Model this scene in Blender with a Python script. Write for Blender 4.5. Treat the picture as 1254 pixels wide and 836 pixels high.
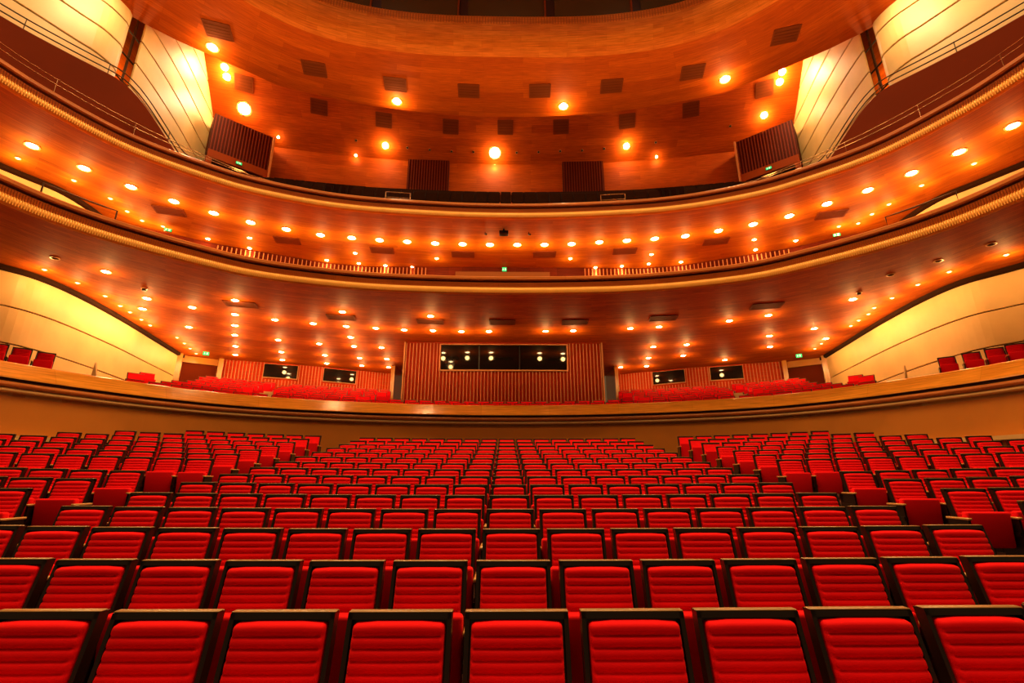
import bpy, bmesh, math, random
from mathutils import Vector, Matrix

# ------------------------------------------------------------------ scene, camera, world, big lights
scene = bpy.context.scene
for o in list(bpy.data.objects):
    bpy.data.objects.remove(o, do_unlink=True)
C = scene.collection
random.seed(7)
PI = math.pi
R = math.radians

cam_data = bpy.data.cameras.new('camera')
cam_data.sensor_fit = 'HORIZONTAL'
cam_data.sensor_width = 36.0
cam_data.lens = 36.0 * 585.0 / 1254.0
cam_data.clip_start = 0.05
cam_data.clip_end = 200
cam = bpy.data.objects.new('camera', cam_data)
C.objects.link(cam)
cam.location = (0, 0, 0)            # z = 0 is the eye height; the stalls floor starts 1.54 m below it
cam.rotation_euler = (R(90 + 16.3), 0, R(-0.85))
scene.camera = cam

scene.view_settings.view_transform = 'Standard'
scene.view_settings.look = 'None'
scene.view_settings.gamma = 1.0
scene.view_settings.use_curve_mapping = False
scene.view_settings.exposure = 0.0

world = bpy.data.worlds.new('world')
scene.world = world
world.use_nodes = True
world.node_tree.nodes['Background'].inputs[0].default_value = (1.0, 0.55, 0.22, 1)
world.node_tree.nodes['Background'].inputs[1].default_value = 0.12

WARM = (1.0, 0.55, 0.17)
P_SOFFIT = 29.0       # watts of a bright soffit lamp
P_SMALL = 16.0
P_UPPER = 110.0       # lamps of the high ceiling
P_HOUSE = 1450.0       # house lamps in the ceiling over the stalls
P_WASH = 520.0        # wall washers on the side walls


def lamp(name, kind, loc, power, direction=(0, 0, -1), angle=120, blend=0.6, size=0.1, color=WARM, parent=None):
    d = bpy.data.lights.new(name, kind)
    d.energy = power
    d.color = color
    if kind == 'SPOT':
        d.spot_size = R(angle)
        d.spot_blend = blend
    d.shadow_soft_size = size
    o = bpy.data.objects.new(name, d)
    C.objects.link(o)
    o.location = loc
    o.rotation_euler = Vector(direction).to_track_quat('-Z', 'Y').to_euler()
    if parent:
        o.parent = parent
    return o


# wall washers hung above the tops of the side walls, an added fill light to brighten each wall recess
for s in (-1, 1):
    lamp('wall_washer', 'SPOT', (s * 13.2, 12.3, 17.0), 500, (s * 1.0, 0.15, -0.45), 130, 0.9, 0.15, (1.0, 0.7, 0.36))
    lamp('wall_washer', 'SPOT', (s * 13.6, 9.0, 17.0), 300, (s * 1.0, 0.1, -0.9), 130, 0.9, 0.15, (1.0, 0.7, 0.36))
    lamp('wall_washer', 'SPOT', (s * 13.3, 18.3, 19.6), P_WASH, (s * 0.9, 0.35, -1), 110, 0.9, 0.25, (1.0, 0.68, 0.32))
    lamp('recess_fill', 'POINT', (s * 15.9, 16.0, 16.6), 160, size=0.1)
# unseen fill lights added behind the topmost parapet to brighten the high ceiling
P_UP = 720.0
for x, y in ((-1.7, 16.0), (1.7, 16.0), (-6.3, 15.4), (6.3, 15.4), (-9.3, 14.3), (9.3, 14.3), (-11.4, 12.7), (11.4, 12.7)):
    lamp('ceiling_fill', 'SPOT', (x, y, 9.9), P_UP, (-x * 0.02, -0.12, 1), 112, 1.0, 0.3)

# ------------------------------------------------------------------ materials
def lin(c):
    return tuple((x / 12.92 if x <= 0.04045 else ((x + 0.055) / 1.055) ** 2.4) for x in c)


def rgb(r, g, b):
    return (*lin((r / 255, g / 255, b / 255)), 1)


def new_mat(name):
    m = bpy.data.materials.new(name)
    m.use_nodes = True
    nt = m.node_tree
    b = nt.nodes['Principled BSDF']
    return m, nt, b


def plain(name, col, rough=0.5, metal=0.0, var=0.0, scale=6.0, coat=0.0):
    m, nt, b = new_mat(name)
    b.inputs['Base Color'].default_value = col
    b.inputs['Roughness'].default_value = rough
    b.inputs['Metallic'].default_value = metal
    if coat:
        b.inputs['Coat Weight'].default_value = coat
        b.inputs['Coat Roughness'].default_value = 0.15
    if var:
        tc = nt.nodes.new('ShaderNodeTexCoord')
        n = nt.nodes.new('ShaderNodeTexNoise')
        n.inputs['Scale'].default_value = scale
        n.inputs['Detail'].default_value = 5
        mx = nt.nodes.new('ShaderNodeMix')
        mx.data_type = 'RGBA'
        mx.blend_type = 'MULTIPLY'
        mx.inputs[0].default_value = 1.0
        mx.inputs[6].default_value = col
        rp = nt.nodes.new('ShaderNodeValToRGB')
        rp.color_ramp.elements[0].position = 0.3
        rp.color_ramp.elements[1].position = 0.7
        rp.color_ramp.elements[0].color = (1 - var, 1 - var, 1 - var, 1)
        rp.color_ramp.elements[1].color = (1, 1, 1, 1)
        nt.links.new(tc.outputs['Object'], n.inputs['Vector'])
        nt.links.new(n.outputs['Fac'], rp.inputs[0])
        nt.links.new(rp.outputs[0], mx.inputs[7])
        nt.links.new(mx.outputs[2], b.inputs['Base Color'])
    return m


def wood(name, c1, c2, rough=0.62, row=0.16, width=2.4, coat=0.0, spec=0.12):
    """veneer boards running along the U direction of the sweep (metres)"""
    m, nt, b = new_mat(name)
    uv = nt.nodes.new('ShaderNodeUVMap')
    br = nt.nodes.new('ShaderNodeTexBrick')
    br.inputs['Scale'].default_value = 1.0
    br.inputs['Brick Width'].default_value = width
    br.inputs['Row Height'].default_value = row
    br.inputs['Mortar Size'].default_value = 0.004
    br.inputs['Mortar Smooth'].default_value = 0.3
    br.inputs['Bias'].default_value = 0.0
    br.inputs['Color1'].default_value = c1
    br.inputs['Color2'].default_value = c2
    br.inputs['Mortar'].default_value = tuple(x * 0.75 for x in c2[:3]) + (1,)
    br.offset = 0.37
    mp = nt.nodes.new('ShaderNodeMapping')
    mp.inputs['Scale'].default_value = (0.8, 14.0, 1.0)
    n = nt.nodes.new('ShaderNodeTexNoise')
    n.inputs['Scale'].default_value = 1.6
    n.inputs['Detail'].default_value = 6
    n.inputs['Roughness'].default_value = 0.6
    rp = nt.nodes.new('ShaderNodeValToRGB')
    rp.color_ramp.elements[0].position = 0.32
    rp.color_ramp.elements[1].position = 0.68
    rp.color_ramp.elements[0].color = (0.62, 0.58, 0.55, 1)
    rp.color_ramp.elements[1].color = (1.05, 1.05, 1.05, 1)
    mx = nt.nodes.new('ShaderNodeMix')
    mx.data_type = 'RGBA'
    mx.blend_type = 'MULTIPLY'
    mx.inputs[0].default_value = 1.0
    L = nt.links
    L.new(uv.outputs[0], br.inputs['Vector'])
    L.new(uv.outputs[0], mp.inputs['Vector'])
    L.new(mp.outputs[0], n.inputs['Vector'])
    L.new(n.outputs['Fac'], rp.inputs[0])
    L.new(br.outputs['Color'], mx.inputs[6])
    L.new(rp.outputs[0], mx.inputs[7])
    L.new(mx.outputs[2], b.inputs['Base Color'])
    b.inputs['Roughness'].default_value = rough
    b.inputs['Coat Weight'].default_value = coat
    b.inputs['Coat Roughness'].default_value = 0.25
    b.inputs['Specular IOR Level'].default_value = spec
    return m


def glow(name, col, strength):
    m, nt, b = new_mat(name)
    b.inputs['Base Color'].default_value = col
    b.inputs['Emission Color'].default_value = col
    b.inputs['Emission Strength'].default_value = strength
    return m


def fabric(name, col):
    m, nt, b = new_mat(name)
    tc = nt.nodes.new('ShaderNodeTexCoord')
    n = nt.nodes.new('ShaderNodeTexNoise')
    n.inputs['Scale'].default_value = 260
    n.inputs['Detail'].default_value = 3
    bp = nt.nodes.new('ShaderNodeBump')
    bp.inputs['Strength'].default_value = 0.12
    bp.inputs['Distance'].default_value = 0.002
    nt.links.new(tc.outputs['Object'], n.inputs['Vector'])
    nt.links.new(n.outputs['Fac'], bp.inputs['Height'])
    nt.links.new(bp.outputs[0], b.inputs['Normal'])
    b.inputs['Base Color'].default_value = col
    b.inputs['Roughness'].default_value = 0.85
    b.inputs['Specular IOR Level'].default_value = 0.15
    b.inputs['Sheen Weight'].default_value = 0.25
    b.inputs['Sheen Tint'].default_value = (1.0, 0.12, 0.08, 1)
    b.inputs['Sheen Roughness'].default_value = 0.4
    return m


M = {}
M['wood'] = wood('soffit_wood', rgb(212, 102, 16), rgb(188, 82, 10))
M['wood_mid'] = wood('upper_soffit_wood', rgb(204, 114, 18), rgb(182, 94, 12))
M['wood_high'] = wood('high_ceiling_wood', rgb(208, 96, 18), rgb(184, 78, 12), row=0.32, width=3.2)
M['wood_face'] = wood('parapet_wood', rgb(176, 88, 26), rgb(158, 74, 20), rough=0.35, row=1.0, width=1.8)
M['wood_ledge'] = wood('ledge_wood', rgb(250, 172, 52), rgb(240, 158, 44), rough=0.24, row=1.0, width=2.6, coat=0.6, spec=0.5)
M['wood_roll'] = wood('moulding_wood', rgb(206, 124, 56), rgb(192, 112, 48), rough=0.3, row=1.0, width=2.6, coat=0.3, spec=0.4)
M['cornice'] = wood('cornice_wood', rgb(228, 128, 40), rgb(212, 110, 30), row=0.2, width=1.2)
M['gold'] = plain('gilded_lip', rgb(236, 172, 74), 0.42, 0.15, 0.12, 3)
M['groove'] = plain('dark_groove', rgb(66, 22, 8), 0.6)
M['rib_wood'] = wood('ribbed_panel_wood', rgb(210, 62, 22), rgb(190, 48, 16), row=3.0, width=0.6)
M['slat'] = plain('slat_wood', rgb(222, 146, 84), 0.5, 0, 0.15, 4)
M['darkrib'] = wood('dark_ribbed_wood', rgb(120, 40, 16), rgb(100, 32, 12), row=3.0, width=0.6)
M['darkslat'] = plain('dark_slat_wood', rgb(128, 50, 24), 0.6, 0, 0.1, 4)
M['cream'] = plain('gilded_plaster', rgb(246, 210, 138), 0.48, 0.0, 0.16, 0.9)
M['joint'] = plain('panel_joint', rgb(48, 24, 8), 0.8)
M['olive'] = plain('olive_wall', rgb(198, 122, 26), 0.6, 0, 0.10, 0.8)
M['darkbrown'] = plain('dark_brown_panel', rgb(112, 38, 8), 0.8, 0, 0.15, 0.7)
M['darkbrown'].node_tree.nodes['Principled BSDF'].inputs['Specular IOR Level'].default_value = 0.1
M['floor'] = plain('stalls_floor', rgb(70, 22, 14), 0.8, 0, 0.2, 4)
M['red'] = fabric('red_fabric', rgb(228, 6, 24))
M['frame'] = plain('black_lacquer', rgb(26, 17, 12), 0.3, 0, 0, 4, 0.3)
M['railtop'] = plain('seat_top_rail', rgb(140, 108, 72), 0.35)
M['cap'] = plain('armrest_wood', rgb(190, 140, 84), 0.35)
M['darkseat'] = plain('dimmed_gallery_fabric', rgb(46, 22, 10), 0.9, 0, 0.2, 8)  # dimness of the unlit gallery put into the seat colour
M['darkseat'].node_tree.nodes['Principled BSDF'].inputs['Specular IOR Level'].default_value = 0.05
M['steel'] = plain('steel_rail', rgb(200, 160, 120), 0.25, 0.9)
M['bronze'] = plain('dark_bronze_rail', rgb(70, 46, 26), 0.4, 0.6)
M['vent'] = plain('vent_grille', rgb(128, 58, 22), 0.7, 0, 0.1, 10)
M['ventdark'] = plain('vent_slats', rgb(118, 54, 20), 0.8)
M['ventback'] = plain('vent_backing', rgb(88, 38, 14), 0.8)
M['coping'] = plain('stone_coping', rgb(206, 168, 112), 0.5)
M['glass'] = plain('dark_glass', rgb(12, 14, 14), 0.06)
M['glassroof'] = plain('gallery_glass', rgb(58, 54, 30), 0.25)
M['bulb'] = glow('lamp_lens', (1.0, 0.72, 0.34, 1), 60)
M['bulb_big'] = glow('spot_lens', (1.0, 0.8, 0.5, 1), 140)
M['bulb_dim'] = glow('small_lens', (1.0, 0.72, 0.4, 1), 4)
M['ring'] = plain('lamp_ring', rgb(225, 170, 110), 0.3, 0.5)
M['black'] = plain('black_plastic', rgb(24, 20, 18), 0.4)
M['green'] = glow('exit_green', (0.02, 0.75, 0.2, 1), 1.0)
M['white'] = glow('exit_mark', (0.9, 1.0, 0.9, 1), 0.8)
M['glint'] = glow('booth_lamp', (1.0, 0.9, 0.75, 1), 5)


# ------------------------------------------------------------------ mesh helpers
def mesh_obj(name, verts, faces, mat, parent=None, uvs=None, smooth=False):
    me = bpy.data.meshes.new(name)
    me.from_pydata(verts, [], faces)
    if uvs is not None:
        ul = me.uv_layers.new(name='UVMap')
        for poly in me.polygons:
            for li in poly.loop_indices:
                ul.data[li].uv = uvs[me.loops[li].vertex_index]
    if smooth:
        me.polygons.foreach_set('use_smooth', [True] * len(me.polygons))
    for mm in (mat if isinstance(mat, (list, tuple)) else [mat]):
        me.materials.append(mm)
    me.update()
    o = bpy.data.objects.new(name, me)
    C.objects.link(o)
    if parent:
        o.parent = parent
    return o


def empty(name, loc=(0, 0, 0), rz=0.0):
    o = bpy.data.objects.new(name, None)
    o.empty_display_size = 0.2
    C.objects.link(o)
    o.location = loc
    o.rotation_euler = (0, 0, rz)
    return o


def tag(o, label=None, cat=None, group=None, kind=None):
    if label:
        o['label'] = label
    if cat:
        o['category'] = cat
    if group:
        o['group'] = group
    if kind:
        o['kind'] = kind
    return o


class MB:
    """collects simple solids into one mesh"""
    def __init__(self):
        self.v, self.f, self.m = [], [], []

    def box(self, cx, cy, cz, sx, sy, sz, rz=0.0, mi=0, shear=0.0):
        b = len(self.v)
        c, s = math.cos(rz), math.sin(rz)
        for dz in (-.5, .5):
            for dx, dy in ((-.5, -.5), (.5, -.5), (.5, .5), (-.5, .5)):
                x, y = dx * sx, dy * sy + dz * shear
                self.v.append((cx + c * x - s * y, cy + s * x + c * y, cz + dz * sz))
        for q in ((3, 2, 1, 0), (4, 5, 6, 7), (0, 1, 5, 4), (1, 2, 6, 5), (2, 3, 7, 6), (3, 0, 4, 7)):
            self.f.append([b + i for i in q])
            self.m.append(mi)

    def tube(self, pts, r, n=8, mi=0):
        b = len(self.v)
        pts = [Vector(p) for p in pts]
        for i, p in enumerate(pts):
            d = (pts[min(i + 1, len(pts) - 1)] - pts[max(i - 1, 0)]).normalized()
            a = d.cross(Vector((0, 0, 1)))
            if a.length < 1e-3:
                a = Vector((1, 0, 0))
            a.normalize()
            u = d.cross(a)
            for k in range(n):
                t = 2 * PI * k / n
                self.v.append(tuple(p + a * (r * math.cos(t)) + u * (r * math.sin(t))))
        for i in range(len(pts) - 1):
            for k in range(n):
                self.f.append([b + i * n + k, b + i * n + (k + 1) % n, b + (i + 1) * n + (k + 1) % n, b + (i + 1) * n + k])
                self.m.append(mi)
        self.f.append([b + k for k in range(n)][::-1])
        self.m.append(mi)
        self.f.append([b + (len(pts) - 1) * n + k for k in range(n)])
        self.m.append(mi)

    def build(self, name, mat, parent=None, smooth=False):
        o = mesh_obj(name, self.v, self.f, mat, parent, None, smooth)
        if any(self.m):
            o.data.polygons.foreach_set('material_index', self.m)
        return o


def bevel(o, w, seg=2):
    bm = bmesh.new()
    bm.from_mesh(o.data)
    bmesh.ops.bevel(bm, geom=list(bm.edges), offset=w, segments=seg, profile=0.5, affect='EDGES')
    bm.to_mesh(o.data)
    bm.free()
    o.data.polygons.foreach_set('use_smooth', [True] * len(o.data.polygons))
    return o


def catmull(P, per=8):
    P = [Vector((p[0], p[1])) for p in P]
    Q = [P[0] * 2 - P[1]] + P + [P[-1] * 2 - P[-2]]
    out = []
    for i in range(1, len(Q) - 2):
        p0, p1, p2, p3 = Q[i - 1], Q[i], Q[i + 1], Q[i + 2]
        for k in range(per):
            t = k / per
            out.append(0.5 * ((2 * p1) + (p2 - p0) * t + (2 * p0 - 5 * p1 + 4 * p2 - p3) * t * t + (3 * p1 - p0 - 3 * p2 + p3) * t ** 3))
    out.append(Q[-2])
    return out


def resample(P, n):
    s = [0]
    for a, b in zip(P[:-1], P[1:]):
        s.append(s[-1] + (b - a).length)
    out, j = [], 0
    for i in range(n):
        t = s[-1] * i / (n - 1)
        while j < len(s) - 2 and s[j + 1] < t:
            j += 1
        u = (t - s[j]) / max(1e-9, s[j + 1] - s[j])
        out.append(P[j].lerp(P[j + 1], u))
    return out


def sym(half, n):
    """half curve from the axis outwards -> full smooth curve from the left end to the right end"""
    full = [(-x, y) for x, y in reversed(half[1:])] + list(half)
    return resample(catmull(full), n)


def normals(P):
    N = []
    for i in range(len(P)):
        d = (P[min(i + 1, len(P) - 1)] - P[max(i - 1, 0)]).normalized()
        N.append(Vector((-d.y, d.x)))
    return N


def arclen(P):
    s = [0.0]
    for a, b in zip(P[:-1], P[1:]):
        s.append(s[-1] + (b - a).length)
    return s


def sweep(name, P, profile, mat, parent=None, closed=False, smooth=False, zf=None, i0=0, i1=None):
    """profile: (outward offset, z) pairs swept along the plan curve P"""
    N = normals(P)
    S = arclen(P)
    i1 = len(P) if i1 is None else i1
    pr = list(profile)
    v, uv, f = [], [], []
    pl = [0.0]
    for a, b in zip(pr[:-1], pr[1:]):
        pl.append(pl[-1] + math.hypot(b[0] - a[0], b[1] - a[1]))
    for i in range(i0, i1):
        for (o, z), l in zip(pr, pl):
            q = P[i] + N[i] * o
            v.append((q.x, q.y, z + (zf(q.x, q.y) if zf else 0)))
            uv.append((S[i], l))
    m, n = len(pr), i1 - i0
    for i in range(n - 1):
        for k in range(m if closed else m - 1):
            k2 = (k + 1) % m
            f.append((i * m + k, i * m + k2, (i + 1) * m + k2, (i + 1) * m + k))
    if closed:
        f.append(tuple(range(m)))
        f.append(tuple((n - 1) * m + k for k in range(m))[::-1])
    return mesh_obj(name, v, f, mat, parent, uv, smooth)


def between(name, P, Q, zp, zq, mat, parent=None, nd=10):
    """a surface from curve P to curve Q (same number of points)"""
    S = arclen(Q)
    v, uv, f = [], [], []
    for i, (a, b) in enumerate(zip(P, Q)):
        w = (b - a).length
        for k in range(nd + 1):
            t = k / nd
            q = a.lerp(b, t)
            v.append((q.x, q.y, zp + (zq - zp) * t))
            uv.append((S[i], w * t))
    m = nd + 1
    for i in range(len(P) - 1):
        for k in range(nd):
            f.append((i * m + k, i * m + k + 1, (i + 1) * m + k + 1, (i + 1) * m + k))
    return mesh_obj(name, v, f, mat, parent, uv)


def copy_tree(o, parent=None):
    c = o.copy()
    C.objects.link(c)
    c.parent = parent
    for ch in list(o.children):
        copy_tree(ch, c)
    return c


ONES = 'zeroth first second third fourth fifth sixth seventh eighth ninth tenth eleventh twelfth thirteenth fourteenth fifteenth sixteenth seventeenth eighteenth nineteenth'.split()
TENS = {20: ('twentieth', 'twenty'), 30: ('thirtieth', 'thirty'), 40: ('fortieth', 'forty'), 50: ('fiftieth', 'fifty')}


def nth(n):
    if n < 20:
        return ONES[n]
    t, r = n // 10 * 10, n % 10
    return TENS[t][0] if r == 0 else TENS[t][1] + '-' + ONES[r]


for k in ('vent', 'ventdark', 'ventback', 'darkslat', 'joint'):
    M[k].node_tree.nodes['Principled BSDF'].inputs['Specular IOR Level'].default_value = 0.1


# ------------------------------------------------------------------ plan curves (metres, stage end at y = 0)
def sym_poly(half, n):
    full = [Vector((-x, y)) for x, y in reversed(half[1:])] + [Vector(p) for p in half]
    return resample(full, n)


RIM1 = sym([(0, 18.3), (3.25, 18.04), (6.45, 17.2), (8.9, 16.0), (10.5, 14.4), (11.48, 12.75), (12.15, 11.1), (12.6, 8.5), (12.85, 4.5), (12.95, 0.5)], 161)
RIM2 = sym([(0, 15.12), (2.5, 15.04), (4.6, 14.82), (6.48, 14.36), (7.98, 13.77), (9.13, 12.9), (10.15, 11.93), (10.9, 11.0), (11.45, 9.88), (12.1, 7.5), (12.5, 4.3), (12.65, 0.5)], 161)
RIM3 = sym([(0, 15.31), (2.6, 15.2), (5.7, 14.8), (8.1, 13.99), (9.5, 13.12), (10.9, 11.83), (11.77, 10.26), (12.15, 9.07), (12.65, 6.5), (12.95, 3.2), (13.05, 0.5)], 161)
WALL_R = resample(catmull([(16.5, 24.3), (16.2, 23.2), (15.55, 20.5), (14.9, 17.8), (14.47, 15.3), (14.47, 13.8), (15.0, 12.74), (16.5, 9.7), (17.6, 6), (18.0, 0.5)]), 121)
WALL_L = [Vector((-p.x, p.y)) for p in reversed(WALL_R)]
ZS1, ZS2 = 6.11, 9.115          # undersides of the middle and the upper balcony
ZC1 = 17.3                      # high wooden ceiling


def rear3(x):
    return 24.5 - 0.008 * x * x


def ceil2(x, y):
    return 18.2 + 0.75 * (rear3(x) - y)


# ------------------------------------------------------------------ stalls floor
PITCH = 0.9132
ROW_D = [2.558 + PITCH * i for i in range(15)]
ROW_Z = [-0.59, -0.505, -0.391, -0.279, -0.166, -0.047, 0.078, 0.208, 0.342, 0.486, 0.634, 0.788, 0.949, 1.117, 1.29]
SEAT_H = 0.95


def bend(ax):
    """how far the side blocks curl towards the stage"""
    t = max(0.0, ax - 5.2)
    return 0.07 * t + 0.022 * t * t


def floor_z(x, y):
    r = y + bend(abs(x)) + 0.30
    if r <= ROW_D[0]:
        z = ROW_Z[0]
    elif r >= ROW_D[-1]:
        z = ROW_Z[-1]
    else:
        i = min(13, int((r - ROW_D[0]) / PITCH))
        t = (r - ROW_D[i]) / PITCH
        z = ROW_Z[i] + (ROW_Z[i + 1] - ROW_Z[i]) * t
    return z - SEAT_H + 0.0018 * x * x


v, f = [], []
nx, ny = 57, 60
for j in range(ny):
    for i in range(nx):
        x, y = -14 + 28 * i / (nx - 1), -1.5 + 21 * j / (ny - 1)
        v.append((x, y, floor_z(x, y) - 0.004))
for j in range(ny - 1):
    for i in range(nx - 1):
        a = j * nx + i
        f.append((a, a + 1, a + nx + 1, a + nx))
tag(mesh_obj('floor', v, f, M['floor'], smooth=True), 'raked dark red floor under the rows of stalls seats', 'floor', kind='structure')

# ------------------------------------------------------------------ wall behind the stalls and the lowest balcony
wb = sweep('wall_back', RIM1, [(0.20, -1.6), (0.20, 2.1)], M['olive'])
tag(wb, 'plain olive brown curved wall behind the stalls seats', 'wall', kind='structure')
for s, n in ((-1, 1), (1, 2)):
    pts = [p for p in RIM1 if p.x * s > 9.6 and p.y < 14.0]
    if s > 0:
        pts = pts
    t = sweep('trim_%d' % n, pts, [(0.20, 0.96), (-0.05, 0.96), (-0.05, 1.06), (0.20, 1.06)], M['coping'])
    tag(t, 'pale coping strip at the foot of the %s stalls wall' % ('left' if s < 0 else 'right'), 'trim', kind='structure')

bal = empty('balcony', (0, 18.3, 2.4))
tag(bal, 'lowest balcony with a glossy plain amber ledge above the olive wall', 'balcony', 'three curved balconies')


def under(o, root):
    o.parent = root
    o.matrix_parent_inverse = Matrix.Translation(root.location).inverted()
    return o


def arc(cx, cz, r, a0, a1, n=6):
    return [(cx + r * math.cos(R(a0 + (a1 - a0) * k / n)), cz + r * math.sin(R(a0 + (a1 - a0) * k / n))) for k in range(n + 1)]


under(sweep('ledge', RIM1, [(0.0, 2.41), (0.0, 2.44), (0.28, 2.82), (0.31, 2.84), (0.50, 2.84), (0.50, 1.9)], M['wood_ledge'], smooth=False), bal)
under(sweep('groove', RIM1, [(0.0, 2.41), (0.14, 2.41), (0.14, 2.33)], M['groove']), bal)
under(sweep('moulding', RIM1, [(0.14, 2.335)] + arc(0.06, 2.27, 0.065, 90, 270) + [(0.14, 2.205)], M['wood_roll'], smooth=True), bal)
under(sweep('moulding', RIM1, [(0.14, 2.205), (0.14, 2.18)] + arc(0.10, 2.13, 0.045, 100, 260) + [(0.20, 2.085), (0.20, 2.0)], M['coping'], smooth=True), bal)
under(sweep('deck', RIM1, [(0.50, 2.04), (1.05, 2.06), (8.5, 3.93)], M['floor'], i0=14, i1=147), bal)


def upper_balcony(name, rim, z, label, tall, outer, soffit_mat):
    root = empty(name, (0, rim[80].y, z))
    tag(root, label, 'balcony', 'three curved balconies')
    lip = tall * 0.37
    g0, g1, top = tall * 0.66, tall * 0.78, tall
    under(sweep('gilded_lip', rim, [(0.10, z), (0.02, z + 0.005), (0.0, z + 0.03)] + [(-0.03 * math.sin(PI * k / 6), z + 0.03 + (lip - 0.05) * k / 6) for k in range(1, 6)] + [(0.0, z + lip - 0.02), (0.06, z + lip)], M['gold'], smooth=True), root)
    under(sweep('parapet_face', rim, [(0.06, z + lip), (0.05, z + g0)], M['wood_face']), root)
    under(sweep('groove', rim, [(0.05, z + g0), (0.16, z + g0), (0.16, z + g1)], M['groove']), root)
    under(sweep('top_moulding', rim, [(0.16, z + g1), (0.03, z + g1), (0.0, z + g1 + 0.03), (0.0, z + top - 0.03), (0.03, z + top), (0.45, z + top), (0.45, z + 0.2)], M['wood_roll'], smooth=False), root)
    # fine upright ribs on the gilded lip and the face: too small to pick apart singly
    mb = MB()
    N = normals(rim)
    fine = resample(rim, 860)
    FN = normals(fine)
    for p, n in zip(fine[10:-10], FN[10:-10]):
        if p.y < 6.0:
            continue
        a = math.atan2(n.y, n.x) - PI / 2
        q = p + n * -0.015
        mb.box(q.x, q.y, z + lip * 0.52, 0.02, 0.04, lip * 0.84, a)
        q = p + n * 0.05
        mb.box(q.x, q.y, z + (lip + g0) / 2, 0.014, 0.02, (g0 - lip) * 0.96, a, 1)
    r = under(mb.build('lip_ribs', [M['gold'], M['wood_face']]), root)
    tag(r, kind='stuff')
    under(between('soffit', [p + n * 0.09 for p, n in zip(rim, N)], outer, z + 0.002, z + 0.002, soffit_mat, nd=8), root)
    return root


OUT1 = sym_poly([(0, 29.0), (6.4, 28.2), (10, 26.4), (12.7, 25.4), (14.9, 24.7), (16.7, 23.6), (15.9, 20.5), (15.2, 17.8), (14.8, 15.3), (14.8, 13.8), (15.4, 12.74), (17.0, 9.7), (18.2, 6), (18.5, 0.5)], 161)
OUT2 = sym_poly([(0, 19.65), (6.1, 19.5), (7.8, 19.2), (11.65, 17.5), (12.8, 16.75), (14.0, 15.9), (14.8, 15.2), (14.8, 13.8), (15.4, 12.74), (17.0, 9.7), (18.2, 6), (18.5, 0.5)], 161)
bal2 = upper_balcony('balcony', RIM2, ZS1, 'middle balcony with ribbed gilded lip and wide wooden soffit over the lowest seats', 0.65, OUT1, M['wood'])
bal3 = upper_balcony('balcony', RIM3, ZS2, 'topmost balcony with ribbed gilded lip and a steel handrail', 0.62, OUT2, M['wood_mid'])

# steel handrail of the topmost balcony
mb = MB()
N3 = normals(RIM3)
for h in (0.0, 0.16):
    pts = []
    for p, n in zip(RIM3, N3):
        side = min(1.0, max(0.0, (abs(p.x) - 7.5) / 3.5))
        q = p + n * 0.3
        pts.append((q.x, q.y, ZS2 + 0.72 + 0.45 * side * (1 if h else 0.65) + 0.02))
    if h == 0.0:
        mb.tube(pts, 0.012, 6)
    else:
        half = [q for q in pts if q[0] < -8.5]
        mb.tube(half, 0.012, 6)
        mb.tube([q for q in pts if q[0] > 8.5], 0.012, 6)
for i in range(4, 158, 6):
    p, n = RIM3[i], N3[i]
    q = p + n * 0.3
    side = min(1.0, max(0.0, (abs(p.x) - 7.5) / 3.5))
    mb.tube([(q.x, q.y, ZS2 + 0.6), (q.x, q.y, ZS2 + 0.74 + 0.45 * side)], 0.009, 5)
under(mb.build('handrail', M['steel']), bal3)

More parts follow.
